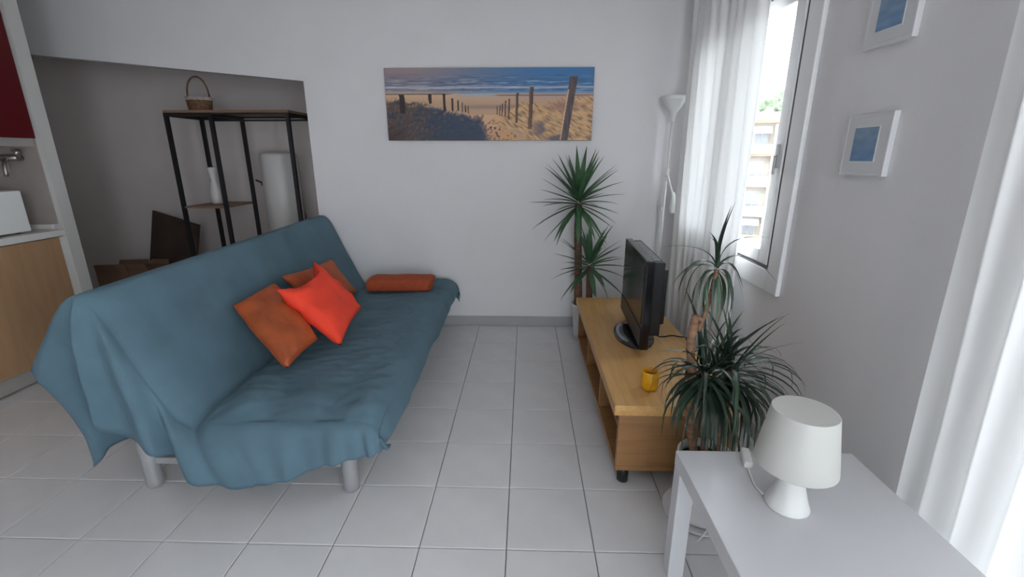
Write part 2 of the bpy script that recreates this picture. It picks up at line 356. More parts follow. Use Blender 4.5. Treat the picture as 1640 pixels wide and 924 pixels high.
# ------------------------------------------------------------------ beach canvas on the back wall
def canvas():
    A = at_y(613, 110, BACK-.03); B = at_y(952, 106, BACK-.03); Cc = at_y(948, 223, BACK-.03); D = at_y(624, 227, BACK-.03)
    xl, xr = (A.x+D.x)/2, (B.x+Cc.x)/2; zt, zb = (A.z+B.z)/2, (Cc.z+D.z)/2; tilt = .006
    root = thing('beach_canvas', 'wide canvas print of a sandy beach path between wooden posts', 'picture', ((xl+xr)/2, BACK, zb))
    W, Hh = xr-xl, zt-zb; yf = BACK-.03
    MB().box(xl, xr, yf, BACK-.001, zb, zt, .002).build('canvas_edge', mat('canvas_edge', (.22, .17, .15, 1), .8), root)
    nx, ny = 420, 140; rows = []
    for j in range(ny+1):
        rows.append([(xl+.0015+(W-.003)*i/nx, yf-.0008, zb+.0015+(Hh-.003)*j/ny) for i in range(nx+1)])
    o = MB().grid(rows).build('beach_print', vcol_mat('beach_print', .55), root, True)
    def lerp(a, b, t): t = max(0, min(1, t)); return [a[k]+(b[k]-a[k])*t for k in range(3)]
    def sm(a, b, x): t = max(0, min(1, (x-a)/(b-a))); return t*t*(3-2*t)
    def nz(x, y, z=0): return noise.noise(Vector((x, y, z)))
    posts = [(.078,.36,.013,.62),(.215,.35,.008,.48),(.283,.35,.0065,.58),(.322,.41,.005,.58),(.350,.44,.004,.58),(.370,.47,.003,.6),(.385,.50,.003,.6),(.398,.52,.0025,.62),
             (.540,.52,.0025,.64),(.553,.51,.0025,.65),(.565,.48,.003,.66),(.580,.45,.0035,.67),(.598,.42,.004,.71),(.637,.34,.006,.75),(.705,.26,.0095,.84)]
    def color(u, v):
        # u 0..1 left to right, v 0..1 top to bottom; sRGB 0..255
        if v < .345:
            c = lerp((150,128,128), (52,112,170), sm(.05, .85, u)); c = lerp(c, (70,104,150), sm(0, .3, v)*.5)
            wv = nz(u*9, v*70) + .6*nz(u*22+5, v*120); k = sm(.15, .55, wv)*sm(.08, .2, v)
            c = lerp(c, (196,186,186) if u < .5 else (150,184,208), k*.65)
            c = lerp(c, (46,64,96), sm(.1, .6, -wv)*.55*sm(.06, .14, v))
            fo = math.exp(-((v-.265-.01*nz(u*6, 2))/.014)**2); c = lerp(c, (212,202,200), fo*.7)
            c = lerp(c, (196,166,140), sm(.29, .335, v)*(1-sm(.1, .6, u))*.8)
            c = lerp(c, (140,160,182), sm(.30, .34, v)*sm(.3, .5, u)*.7)
        else:
            c = lerp((206,168,128), (180,146,136), sm(.2, .95, u)); c = lerp(c, (190,150,118), sm(.36, .5, v))
            c = lerp(c, (140,116,112), math.exp(-((v-.53)/.03)**2)*.7*sm(.3, .45, u)*(1-sm(.6, .75, u)))
            c = lerp(c, (70,48,44), math.exp(-((v-.352)/.008)**2)*(1-sm(.28, .34, u))*.9)
            c = lerp(c, (80,64,70), math.exp(-((v-.372)/.007)**2)*sm(.5, .56, u)*.8)
            c = lerp(c, (150,168,186), math.exp(-((v-.36)/.03)**2)*sm(.30, .4, u)*(1-sm(.5, .56, u))*.8)
        g = nz(u*26+9*v, v*20); g2 = nz(u*80, v*22+u*30)
        # left dune (in shade, blue green grass)
        ed = .46 + .22*sm(.05, .46, u)**1.3 + .02*nz(u*30, 3) - .02*(u < .1)
        al = sm(-.035, .045, v-ed+.05*g2+.03*g)*sm(-.012, .02, .455+.035*sm(.6, 1, v)-u+.02*g2)
        if al > 0:
            d = lerp((86,72,70), (52,66,88), sm(.08, .3, u)); d = lerp(d, (44,58,84), sm(.0, .5, g)*.8)
            d = lerp(d, (122,92,66), sm(.15, .5, g2)*(.75-.6*sm(.15, .35, u))); d = lerp(d, (196,146,96), sm(.1,.5,nz(u*34, v*24, 4))*(1-sm(.0, .12, v-ed))*.8)
            d = lerp(d, (66,44,38), .6*(1-sm(.0, .14, u))*sm(.7, .95, v)); c0_ = c
            if v > .64: c0_ = (150,116,98)
            c = lerp(c0_, d, al)
        # path
        elif v > .64 and u < .60:
            c = lerp((214,164,122), (196,146,108), sm(.7, 1, v)); s = nz(u*70, v*26) + .5*nz(u*140, v*50)
            c = lerp(c, (84,66,72), sm(.05, .35, s)*sm(.66, .8, v)*(1-sm(.545, .585, u+.05*(1-v))))
        # right dune, sunlit grass
        er = .66 - .18*sm(.53, .66, u) - .10*sm(.72, .9, u) + .022*nz(u*34, 8)
        ar = sm(-.03, .05, v-er+.05*nz(u*60+v*25, v*8))*sm(-.012, .03, u-.53-.05*sm(.7, 1., v))*(1-sm(-.05, .05, v-(.84+.55*(u-.60)))*(1-sm(.64, .70, u)))
        if ar > 0:
            gs = nz(u*75-v*34, v*13+u*8); d = lerp((206,160,106), (186,142,102), sm(-.2, .4, g)); d = lerp(d, (126,94,72), sm(.0, .5, gs)*.75); d = lerp(d, (222,184,134), sm(.05, .5, -gs)*.5)
            d = lerp(d, (96,84,96), sm(.0, .35, nz(u*9+2, v*9, 7))*sm(.66, .8, v)*sm(.68, .76, u)*.9)
            d = lerp(d, (150,108,96), math.exp(-((u-.86)/.07)**2-((v-.52)/.07)**2)*.9)
            c = lerp(c, d, ar)
        elif v > .8 and u > .55:
            s = nz(u*60, v*30); c = lerp((206,152,100), (110,84,74), sm(.15, .4, s)*.7)
        for (pu, pt, pw, pb) in posts:
            if pt < v < pb and abs(u-pu-.008*(v-pt)*(1 if pu < .5 else -1.6)) < pw: 
                q = (u-pu)/pw; c = lerp((58,40,38), (112,78,58), .5-.5*q) if pu > .5 else (50,36,40)
        # the near post, leaning
        x0 = .905 - .042*((v-.12)/.88); 
        if v > .12+.02*(u-.9) and abs(u-x0) < .0185:
            q = (u-x0)/.0185; c = lerp((72,60,62), (96,80,76), nz(u*120, v*8)+.4); 
            if q < -.72 and v > .3: c = (214,176,146)
        gm = sum(c)/3; c = [gm+(k-gm)*.86 for k in c]
        return [max(0, min(255, k*1.10 + 6*nz(u*160, v*60, 3))) for k in c]
    me = o.data; ca = me.color_attributes.new('print', 'FLOAT_COLOR', 'POINT'); buf = []
    base = BASE[root]
    for vtx in me.vertices:
        p = vtx.co + base; u = (p.x-xl)/W; v = (zt-p.z)/Hh; buf += srgb(*color(u, v))
    ca.data.foreach_set('color', buf)
canvas()

# ------------------------------------------------------------------ small blue prints in white box frames on the window wall
def box_frame(label, yc, zb, seed):
    W, Hh, dp = .205, .195, .019; y0, y1 = yc-W/2, yc+W/2; zt = zb+Hh
    root = thing('box_frame', label, 'picture', (WX, yc, zb), 'white box frames with blue prints')
    MB().box(WX-dp+.0008, WX-.0005, y0+.012, y1-.012, zb+.012, zt-.012).build('mount', M['mat_board'], root)
    f = MB(); b = .012
    f.box(WX-dp, WX-.0005, y0, y0+b, zb, zt, .0015); f.box(WX-dp, WX-.0005, y1-b, y1, zb, zt, .0015)
    f.box(WX-dp, WX-.0005, y0+b, y1-b, zb, zb+b, .0015); f.box(WX-dp, WX-.0005, y0+b, y1-b, zt-b, zt, .0015)
    f.build('frame', M['mat_board'], root)
    xp = WX-dp+.0002; a0, a1 = yc-.054, yc+.054; c0, c1 = zb+.046, zb+.152; n = 30
    MB().box(xp-.0006, xp+.002, a0-.003, a1+.003, c0-.003, c1+.003).build('mount_edge', M['whiteplastic'], root)
    o = MB().grid([[(xp-.0012, a1-(a1-a0)*i/n, c0+(c1-c0)*j/n) for i in range(n+1)] for j in range(n+1)]).build('blue_print', vcol_mat('blue_print', .35), root, True)
    ca = o.data.color_attributes.new('print', 'FLOAT_COLOR', 'POINT'); buf = []; bs = BASE[root]
    for v in o.data.vertices:
        p = v.co + bs; t = (p.z-c0)/(c1-c0); k = noise.noise(Vector((p.y*22, p.z*60, seed)))
        buf += srgb(106+22*t+18*k, 140+12*t+14*k, 178-4*t+10*k)
    ca.data.foreach_set('color', buf)
box_frame('lower of two white box frames with a small blue print', 1.602, 1.268, 1)
box_frame('upper of two white box frames with blue print, cut by the top edge', 1.602, 1.662, 6)

# ------------------------------------------------------------------ sofa bed
sofa = thing('sofa_bed', 'steel framed sofa bed with cylindrical legs under the teal cover', 'sofa', (-1.13, 2.43, 0))
SY0, SY1 = 1.605, 3.40
def extrude_poly(poly, y0, y1):
    n = len(poly); v = [(x, y0, z) for x, z in poly] + [(x, y1, z) for x, z in poly]
    f = [tuple(range(n)), tuple(reversed(range(n, 2*n)))] + [(i, (i+1) % n, n+(i+1) % n, n+i) for i in range(n)]
    return MB().add(v, f)
extrude_poly([(-1.19,.375),(-1.155,.392),(-.62,.402),(-.555,.385),(-.545,.30),(-.57,.262),(-1.15,.262),(-1.195,.28)], SY0, SY1).build('seat_mattress', M['mattress'], sofa)
extrude_poly([(-1.262,.36),(-1.316,.455),(-1.404,.625),(-1.495,.825),(-1.535,.848),(-1.585,.832),(-1.60,.80),(-1.51,.60),(-1.40,.37),(-1.34,.30)], SY0, SY1).build('back_mattress', M['mattress'], sofa)
for x in (-1.545, -.712):
    for y in (1.572, 3.26):
        MB().lathe((x, y, 0), [(.026,.001),(.031,.006),(.032,.02),(.032,.255),(.029,.262)], 24).build('leg', M['steel'], sofa, True)
for y in (1.572, 3.26):
    MB().box(-1.515, -.742, y-.012, y+.012, .112, .142, .003).build('cross_bar', M['steel'], sofa)
rl = MB().box(-1.50, -.745, 1.60, 1.625, .165, .19, .003).build('cross_bar', M['steel'], sofa)
for x in (-1.545, -.712): MB().box(x-.015, x+.015, 1.603, 3.23, .19, .23, .003).build('side_rail', M['steel'], sofa)
MB().lathe((-.795, 1.556, .127), [(.0, 0)]*1 + [(.006, .0), (.006, .002)], 12).v
bl = MB(); bl.tube([(-.795, 1.561, .127), (-.795, 1.555, .127)], .007, 12); bl.build('bolt', M['chrome'], sofa, True)
MB().box(-1.40, -1.10, 1.62, 3.2, .235, .262).build('hinge_frame', M['blackmetal'], sofa)
MB().box(-1.52, -1.34, 1.75, 1.79, .26, .30).build('hinge_arm', M['blackmetal'], sofa)
MB().box(-1.52, -1.34, 3.1, 3.14, .26, .30).build('hinge_arm', M['blackmetal'], sofa)

# the cover: a grid, u across the profile (back hem .. front hem), v along the sofa, the first rows are the near overhang
def catmull(pts, n):
    out = []; P = [Vector(p) for p in pts]; P = [P[0]*2-P[1]] + P + [P[-1]*2-P[-2]]
    seg = len(P)-3
    for i in range(n+1):
        t = i/n*seg; k = min(int(t), seg-1); t -= k; a, b, c, d = P[k:k+4]
        out.append(.5*((2*b) + (c-a)*t + (2*a-5*b+4*c-d)*t*t + (3*b-a-3*c+d)*t**3))
    return out
# per control point: profile x z, near hem x y z, fold weight
CP = [
 ((-1.800, .545), (-1.770, 1.55, .100)),
 ((-1.745, .660), (-1.715, 1.57, .175)),
 ((-1.670, .790), (-1.610, 1.64, .200)),
 ((-1.600, .880), (-1.560, 1.53, .300)),
 ((-1.535, .905), (-1.520, 1.40, .390)),
 ((-1.480, .872), (-1.448, 1.41, .318)),
 ((-1.385, .660), (-1.340, 1.42, .262)),
 ((-1.300, .465), (-1.263, 1.42, .193)),
 ((-1.240, .376), (-1.172, 1.38, .153)),
 ((-1.170, .406), (-1.044, 1.39, .146)),
 ((-.980, .416), (-.935, 1.40, .156)),
 ((-.800, .420), (-.785, 1.41, .209)),
 ((-.680, .422), (-.675, 1.41, .249)),
 ((-.590, .418), (-.581, 1.42, .265)),
 ((-.540, .392), (-.520, 1.43, .285)),
 ((-.520, .345), (-.505, 1.45, .288)),
 ((-.512, .290), (-.500, 1.47, .282)),
]
NU = 220
def back_tilt(u, s):
    w_ = max(0, min(1, u/3)) if u < 3 else max(0, min(1, (8-u)/3))
    return -.036*(1-s)*w_
prof = catmull([(x, 0, z) for (x, z), h in CP], NU)
hem = catmull([h for p, h in CP], NU)
def bump(x, c, w): return math.exp(-((x-c)/w)**2)
NE = 26; YS = 1.465
def near_round(q, u, s):
    # the cloth rounds softly over the near edge of the mattress
    if s >= .07 or u < 3.4: return q
    e = (1-s/.07)**2.2*min(1, (u-3.4)/1.0)
    n_ = Vector((.87, 0, .49)) if u < 7.6 else Vector((0, 0, 1))
    if u > 14.2: n_ = Vector((.7, 0, .3))
    return q - n_*.032*e
rows = []
for j in range(NE, 0, -1):                           # overhang at the near end
    t = j/NE; row = []
    for i in range(NU+1):
        u = i/NU*(len(CP)-1); p = prof[i]; h = hem[i]
        taper = max(0, min(1, (u-2.5)/1.5)); y0 = YS
        a = near_round(Vector((p.x, y0, p.z+back_tilt(u, 0))), u, 0); p = a; m = Vector(((p.x*.6+h.x*.4), min(h.y, 1.46)-.015, p.z*.93+h.z*.07)); b = h
        if u < 3: m = m.lerp(Vector((p.x*.3+h.x*.7+.10, 1.50, p.z*.55+h.z*.45)), min(1, (3-u)/1.5))
        q = a*(1-t)**2 + m*2*t*(1-t) + b*t*t
        # folds
        k = 0.0
        if 3.5 < u < 9.5:
            ww = math.sin(PI*(u-3.5)/6)
            k = ww*t**.8*(.034*math.cos(2*PI*(u-3.9)/1.75) )
        elif u >= 9.5: k = t*(.008*math.cos(u*4.2) + .006*math.cos(u*9))
        else: k = t*(1-t)*.05*math.sin(u*3.2)
        q.y -= k
        q.x += .02*t*math.sin(u*2.6)*(1 if u < 9.5 else .3)
        q += Vector((0, 1, 0))*.006*noise.noise(Vector((q.x*9, q.z*9, 2)))
        row.append(q)
    rows.append(row)
NV = 150
for j in range(NV+1):
    s = j/NV; y = YS + (3.425-YS)*s; row = []
    for i in range(NU+1):
        u = i/NU*(len(CP)-1); p = prof[i].copy(); x, z = p.x, p.z + back_tilt(i/NU*(len(CP)-1), s)
        if u < 4: x += (4-u)/4*.20*min(1, s*1.8); 
        if u < 1.5: z += .05*noise.noise(Vector((y*3, 0, 5)))*(1.5-u)
        if u > 14: z += .020*noise.noise(Vector((y*2.4, 2, 9)))*(u-14)/2 + .004*noise.noise(Vector((y*9, 2, 9)))*(u-14)/2 + .03*s*(u-14)/2
        if u > 14: x += .006*noise.noise(Vector((y*6, u*.4, 4)))*(u-14)
        d = 0
        if 4.5 < u < 8: d = .006*noise.noise(Vector((y*2.2, u*.7, 1))) + .003*noise.noise(Vector((y*7, u*1.6, 2)))
        if 8.3 < u < 14:
            e = min(1, (u-8.3)*1.5)*min(1, (14-u))
            n1 = noise.noise(Vector((x*4, y*3, 3)))
            d = e*(.005*n1 + .007*(1-abs(noise.noise(Vector((x*7+y*3, y*11-x*5, 6)))))**7 - .006*(1-abs(noise.noise(Vector((x*4-y*1, y*17, 16)))))**9)
            # a dip in the seat near the fold and the loose part by the near end
            d += e*.010*bump(s, .06, .09)*math.cos(x*26+3) 
        if u < 8: n = Vector((.87, 0, .49))
        else: n = Vector((0, 0, 1))
        q = Vector((x, y, z)) + n*d
        q = near_round(q, u, s)
        if s > .97 and u > 3: q.z -= .02*((s-.97)/.03)**2
        row.append(q)
    rows.append(row)
NH = 8
for j in range(1, NH+1):                              # short overhang at the far end, against the wall
    t = j/NH; row = []
    for i in range(NU+1):
        u = i/NU*(len(CP)-1); p = rows[NE+NV][i]; dz = -.13*t if u < 15 else -.05*t
        row.append(Vector((p.x, 3.425+.032*math.sin(t*PI/2), p.z+dz)))
    rows.append(row)
cov = MB().grid(rows).build('sofa_cover', M['cover'], None, True)
md = cov.modifiers.new('thick', 'SOLIDIFY'); md.thickness = .004; md.offset = 0
tag(cov, 'teal blue fabric cover draped over the sofa bed to its legs', 'sofa cover')

# ------------------------------------------------------------------ cushions
def pillow(name, label, corners, thick, m, seed, nrm_hint, pinch=.10, wr=.008, top=None):
    A, B, Cc, D = [Vector(c) for c in corners]; ctr = (A+B+Cc+D)/4
    nrm = ((B-A).cross(D-A)).normalized()
    if nrm.dot(Vector(nrm_hint)) < 0: nrm.negate()
    n = 26; mb = MB()
    def P(u, v, side):
        bu, bv = 2*u-1, 2*v-1
        iu = u + (.5-u)*pinch*(1-bv*bv)*abs(bu)**2; iv = v + (.5-v)*(top if (top and v < .5) else pinch)*(1-bu*bu)*abs(bv)**2
        p = (A*(1-iu)+B*iu)*(1-iv) + (D*(1-iu)+Cc*iu)*iv
        e = (max(0, 1-abs(bu)**2.6)*max(0, 1-abs(bv)**2.6))**.55
        edge = max(abs(bu), abs(bv))
        w_ = wr*(noise.noise(Vector((u*5, v*5, seed))) + .7*(1-abs(noise.noise(Vector((u*7+2, v*4, seed+3)))))**4*edge**2)
        return p + nrm*side*(thick*e + (w_ if e > .02 else 0))
    for side in (1, -1):
        mb.grid([[P(i/n, j/n, side) for i in range(n+1)] for j in range(n+1)])
    o = mb.build(name, m, None, True)
    bm = bmesh.new(); bm.from_mesh(o.data); bmesh.ops.remove_doubles(bm, verts=bm.verts[:], dist=.0008); bmesh.ops.recalc_face_normals(bm, faces=bm.faces[:]); bm.to_mesh(o.data); bm.free()
    o.data.polygons.foreach_set('use_smooth', [True]*len(o.data.polygons))
    return tag(o, label, 'cushion', 'cushions leaning on the sofa back')
def on_plane(x, y, p0, n):
    d = ray(x, y); n = Vector(n); return _C + d*((Vector(p0)-_C).dot(n)/d.dot(n))
BN = Vector((.50, 0, .28)).normalized(); B0 = Vector((-1.215, 0, .40))
def on_back(x, y, off): return on_plane(x, y, B0+BN*off, BN)
def on_z(x, y, z): d = ray(x, y); return _C + d*((z-CAMH)/d.z)
DNB = Vector((.28, 0, -.50)).normalized()
pillow('cushion', 'rust brown velvet cushion behind the others, only its top showing', [on_back(450,442,.075), on_back(530,414,.075), on_back(530,414,.075)+DNB*.285+Vector((0,.05,0)), on_back(450,442,.075)+DNB*.27+Vector((0,.05,0))], .045, M['rust'], 31, (1,0,.3))
pillow('cushion', 'rust brown velvet cushion leaning at the left of the orange one', [on_back(372,489,.05), on_back(438,453,.06), on_z(510,543,.50), on_z(460,590,.485)], .062, M['rust'], 12, (1,0,.5), .04)
pillow('cushion', 'bright orange cushion propped on top of the rust cushions', [on_back(438,461,.20), on_back(500,416,.15), on_z(579,492,.50), on_z(546,554,.485)], .062, M['orange'], 22, (1,0,.5), .07, .016, .6)

# folded blanket at the far end of the seat
def blanket():
    y0, y1, x0, x1, zb, zt = 2.975, 3.165, -1.085, -.655, .428, .522
    def sec(t):
        out = []; n = 26
        for k in range(n):
            a = 2*PI*k/n; c, s = math.cos(a), math.sin(a); e = .42
            yy = (y0+y1)/2 + (y1-y0)/2*math.copysign(abs(c)**e, c); zz = (zb+zt)/2 + (zt-zb)/2*math.copysign(abs(s)**(.5), s)
            out.append((yy, zz))
        return out
    rows = []; N = 16
    for i in range(N+1):
        t = i/N; x = x0 + (x1-x0)*t; sc = 1.0 if 0 < i < N else .90
        rows.append([Vector((x + (.012 if zz > .48 else -.004)*math.sin(t*PI*.5), (y0+y1)/2+(yy-(y0+y1)/2)*sc + .02*(t-.5), (zb if True else 0) + (zz-zb)*(sc if zz > (zb+zt)/2 else 1) + .004*noise.noise(Vector((x*9, yy*14, 3)))*(zz > .45) )) for yy, zz in sec(t)])
    mb = MB().grid(rows, True)
    n = len(rows[0]); mb.f.append(tuple(reversed(range(n)))); mb.f.append(tuple(N*n+k for k in range(n)))
    o = mb.build('folded_blanket', M['blanket']); auto_smooth(o, 50)
    tag(o, 'rust brown folded blanket lying at the far end of the seat', 'blanket')
    # a soft fold line along the roll
blanket()

# ------------------------------------------------------------------ television bench
BX0, BX1, BY0, BY1 = .384, .865, 1.625, 3.06; BT = .377
bench = thing('tv_bench', 'long beech veneer television bench with open shelves and casters', 'tv bench', ((BX0+BX1)/2, (BY0+BY1)/2, 0))
MB().box(BX0-.021, BX1+.01, BY0-.004, BY1+.01, BT-.045, BT, .003).build('top_panel', M['beech'], bench)
MB().box(BX0, BX1, BY0, BY0+.024, .096, BT-.045, .001).build('end_panel', M['beech_shaded'], bench)
MB().box(BX0, BX1, BY1-.024, BY1, .096, BT-.045, .001).build('end_panel', M['beech_shaded'], bench)
MB().box(BX0-.002, BX1, BY0-.002, BY1+.002, .074, .096, .001).build('bottom_panel', M['beech_shaded'], bench)
MB().box(BX1-.012, BX1, BY0+.024, BY1-.024, .096, BT-.045).build('back_panel', M['beech_recess_shade'], bench)
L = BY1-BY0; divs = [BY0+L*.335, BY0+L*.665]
for y in divs: MB().box(BX0+.004, BX1-.012, y-.012, y+.012, .096, BT-.045).build('divider', M['beech_shaded'], bench)
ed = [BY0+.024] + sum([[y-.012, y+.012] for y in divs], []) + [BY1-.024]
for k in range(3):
    MB().box(BX0+.02, BX1-.012, ed[2*k]+.001, ed[2*k+1]-.001, .215, .233).build('inner_shelf', M['beech_recess_shade'], bench)
for x in (BX0+.040, BX1-.05):
    for y in (BY0+.035, BY1-.05):
        MB().lathe((x, y, 0), [(.020,.0006),(.0235,.003),(.0235,.045),(.021,.050),(.021,.0738)], 24).build('caster', M['black'], bench, True)
rb = MB().box(BX0+.03, BX0+.15, ed[2]+.03, ed[2]+.13, .2335, .285, .004).build('red_box', M['red']); tag(rb, 'small red box inside the television bench', 'box')

# ------------------------------------------------------------------ television
TC = Vector((.63, 2.40, BT)); TR = math.radians(-3.0)
tv = thing('television', 'black flat screen television on an oval stand', 'television', TC, None, TR)
def tvb(mb, name, m, par=tv, smooth=False): return mb.build(name, m, par, smooth, True)
# local frame: x = depth (negative towards the room), y = along the screen, z up
hw, zb, zt = .315, .022, .482
mb = MB(); mb.box(-.045, -.005, -hw, hw, zb+.012, zt, .006); o = tvb(mb, 'bezel', M['gloss_black'])
mb = MB(); mb.box(-.0475, -.0448, -hw+.028, hw-.028, zb+.135, zt-.03, .0008); tvb(mb, 'screen', M['screen'], o)
mb = MB(); mb.add([(-.049,-hw+.012,zb+.03),(-.049,hw-.012,zb+.03),(-.049,hw-.012,zb+.118),(-.049,-hw+.012,zb+.118),(-.044,-hw+.012,zb+.03),(-.044,hw-.012,zb+.03),(-.044,hw-.012,zb+.118),(-.044,-hw+.012,zb+.118)],
    [(0,1,2,3),(4,7,6,5),(0,4,5,1),(1,5,6,2),(2,6,7,3),(3,7,4,0)]); tvb(mb, 'speaker_strip', M['black'], o)
mb = MB(); mb.box(-.006, .045, -hw+.012, hw-.012, zb+.085, zt-.008, .005); mb.box(.044, .072, -hw+.05, hw-.05, zb+.13, zt-.05, .008); tvb(mb, 'rear_housing', M['black'])
mb = MB()
for k in range(12): mb.box(-.002, .03, -hw+.06+k*.042, -hw+.085+k*.042, zt-.0082, zt-.004)
tvb(mb, 'vent_grille', M['silver'])
mb = MB(); mb.box(-.03, .03, -.075, .075, .014, zb+.10, .008); tvb(mb, 'neck', M['gloss_black'])
mb = MB(); rows = []
for r_, z_ in ((.985, .0005), (1.0, .004), (1.0, .009), (.93, .015), (.5, .019), (.02, .021)):
    rows.append([(-.025+.105*r_*math.cos(2*PI*k/40), -.03+.20*r_*math.sin(2*PI*k/40), z_) for k in range(40)])
mb.grid(rows, True); mb.f.append(tuple(reversed(range(40)))); tvb(mb, 'base', M['gloss_black'], tv, True)
mb = MB(); rows = []
for r_ in (.72, .9):
    rows.append([(-.025+.105*r_*math.cos(a*PI/20), -.03+.20*r_*math.sin(a*PI/20), .0185 if r_ < .8 else .0162) for a in range(14, 27)])
mb.grid(rows); tvb(mb, 'base_trim', M['silver'])
# power cable lying on the bench
pts = catmull([(.690, 2.33, .44), (.722, 2.325, .395), (.765, 2.345, .3815), (.812, 2.365, .3815), (.850, 2.345, .3815), (.872, 2.330, .385), (.885, 2.33, .360), (.888, 2.33, .2)], 40)
o = MB().tube(pts, .0032, 8).build('power_cable', M['black'], None, True); tag(o, 'thin black power cable running off the back of the bench', 'cable')

# amber candle glass
cnd = thing('candle_glass', 'yellow amber glass candle holder on the television bench', 'candle', (.535, 1.768, BT))
MB().lathe((.535, 1.768, BT), [(.026,.0006),(.031,.003),(.0345,.012),(.0355,.03),(.0355,.078),(.0345,.083),(.0325,.083),(.0325,.060)], 36, False).build('glass', M['amber'], cnd, True)
MB().lathe((.535, 1.768, BT), [(.0318,.004),(.0320,.058),(.010,.060)], 32).build('wax', M['amber2'], cnd, True)
MB().tube([(.535,1.768,BT+.058),(.5355,1.768,BT+.068)], .001, 6).build('wick', M['black'], cnd)

# ------------------------------------------------------------------ plants
def leaf_strip(mb, path, width, fold=.25):
    n = len(path)-1; rows = []
    for i, p in enumerate(path):
        t = i/n; tg = (path[min(i+1, n)]-path[max(i-1, 0)]).normalized()
        sd = tg.cross(Vector((0, 0, 1)))
        if sd.length < .05: sd = Vector((1, 0, 0))
        sd.normalize(); up = sd.cross(tg).normalized()
        wd = width*(.55+.45*min(1, t*4))*max(.04, (1-t**2.2))
        rows.append([p - sd*wd + up*wd*fold, p, p + sd*wd + up*wd*fold])
    return mb.grid(rows)
def bez(a, c, b, n=9): return [a*(1-t)**2 + c*2*t*(1-t) + b*t*t for t in [i/n for i in range(n+1)]]
def grow(base, az, el, length, droop, n=9):
    p = base.copy(); out = [p.copy()]; e = el
    for i in range(n):
        d = Vector((math.cos(az)*math.cos(e), math.sin(az)*math.cos(e), math.sin(e))); p = p + d*length/n; out.append(p.copy()); e = max(e-droop/n*(.5+i/n), -1.52)
    return out
def leaf(root, path, width, m, fold=.25):
    return leaf_strip(MB(), path, width, fold).build('leaf', m, root, True)
# yucca in the corner
YP = Vector((.462, 3.275, 0))
yu = thing('yucca', 'tall yucca with two leafy heads in a white pot by the back wall', 'plant', YP)
MB().lathe((YP.x, YP.y, 0), [(.085,.0005),(.105,.004),(.118,.022),(.113,.022),(.10,.009),(.0,.008)], 36, False).build('saucer', M['pot'], yu, True)
pp = MB().lathe((YP.x, YP.y, 0), [(.0,.009),(.080,.009),(.086,.015),(.104,.245),(.109,.25),(.109,.27),(.101,.27),(.099,.235)], 36, False).build('pot', M['pot'], yu, True)
MB().lathe((YP.x, YP.y, 0), [(.0985,.236),(.05,.242),(.0,.243)], 28, False).build('soil', M['soil'], yu, True)
h1 = at_y(926, 338, 3.26); h2 = at_y(944, 438, 3.20)
MB().tube(catmull([(YP.x-.058, YP.y, .23), (YP.x-.070, YP.y-.005, .55), (h1.x+.005, h1.y, .80), h1+Vector((0,0,.05))], 16), [.030]*4+[.027]*9+[.025]*4, 14).build('trunk', M['bark'], yu, True)
MB().tube(catmull([(YP.x+.02, YP.y-.03, .23), (YP.x+.012, YP.y-.055, .40), h2+Vector((0,0,.05))], 12), .024, 12).build('trunk', M['bark'], yu, True)
rnd = random.Random(11)
def yucca_head(c, n, R, emin, emax):
    for i in range(n):
        t = (i+.5)/n; az = i*2.39996 + rnd.uniform(-.2, .2); el = emin + (emax-emin)*t**.85 + rnd.uniform(-.12, .12)
        ln = R*rnd.uniform(.8, 1.08); b = c + Vector((math.cos(az)*.015, math.sin(az)*.015, -.05+.11*t))
        if b.y + ln*math.cos(el)*math.sin(az) > 3.47: 
            ln *= max(.35, (3.47-b.y)/(ln*math.cos(el)*math.sin(az)))
        pth = [Vector((q_.x, q_.y, max(q_.z, .392))) if q_.y < 3.09 else q_ for q_ in grow(b, az, el, ln, rnd.uniform(.05, .5)*(1.25-t), 7)]
        leaf(yu, pth, rnd.uniform(.017, .024), M['yleaf'], .35)
yucca_head(h1+Vector((0, 0, .06)), 52, .35, -.95, 1.38)
yucca_head(h2+Vector((0, 0, .06)), 36, .28, -.95, 1.35)
# dracaena in front of the bench
DP = Vector((.680, 1.472, 0)); DY = 1.50
dr = thing('dracaena', 'dracaena with drooping narrow leaves in a white pot behind the table', 'plant', DP)
MB().lathe((DP.x, DP.y, 0), [(.095,.0005),(.118,.004),(.138,.026),(.132,.026),(.11,.009),(.0,.008)], 40, False).build('saucer', M['pot'], dr, True)
MB().lathe((DP.x, DP.y, 0), [(.0,.009),(.085,.009),(.088,.016),(.098,.245),(.103,.25),(.103,.27),(.096,.27),(.094,.235)], 40, False).build('pot', M['pot'], dr, True)
MB().lathe((DP.x, DP.y, 0), [(.0938,.237),(.05,.243),(.0,.244)], 28, False).build('soil', M['soil'], dr, True)
ctop = at_y(1114, 505, DY); cm_ = at_y(1108, 600, DY)
MB().tube(catmull([(cm_.x+.045, DY-.01, .235), (cm_.x+.012, DY, .40), cm_, (ctop.x-.005, DY, (ctop.z+cm_.z)/2), ctop], 16), [.016]*9+[.0145]*7+[.012], 12).build('cane', M['bark2'], dr, True)
d1 = at_y(1148, 432, DY+.01)
MB().tube(catmull([at_y(1118, 530, DY), at_y(1130, 500, DY+.005), at_y(1140, 465, DY+.01), d1], 10), .008, 10).build('cane', M['bark2'], dr, True)
MB().tube(catmull([at_y(1113, 520, DY), at_y(1118, 508, DY-.012), at_y(1124, 513, DY-.02)], 6), .006, 8).build('cut_stub', M['bark2'], dr, True)
rnd = random.Random(5)
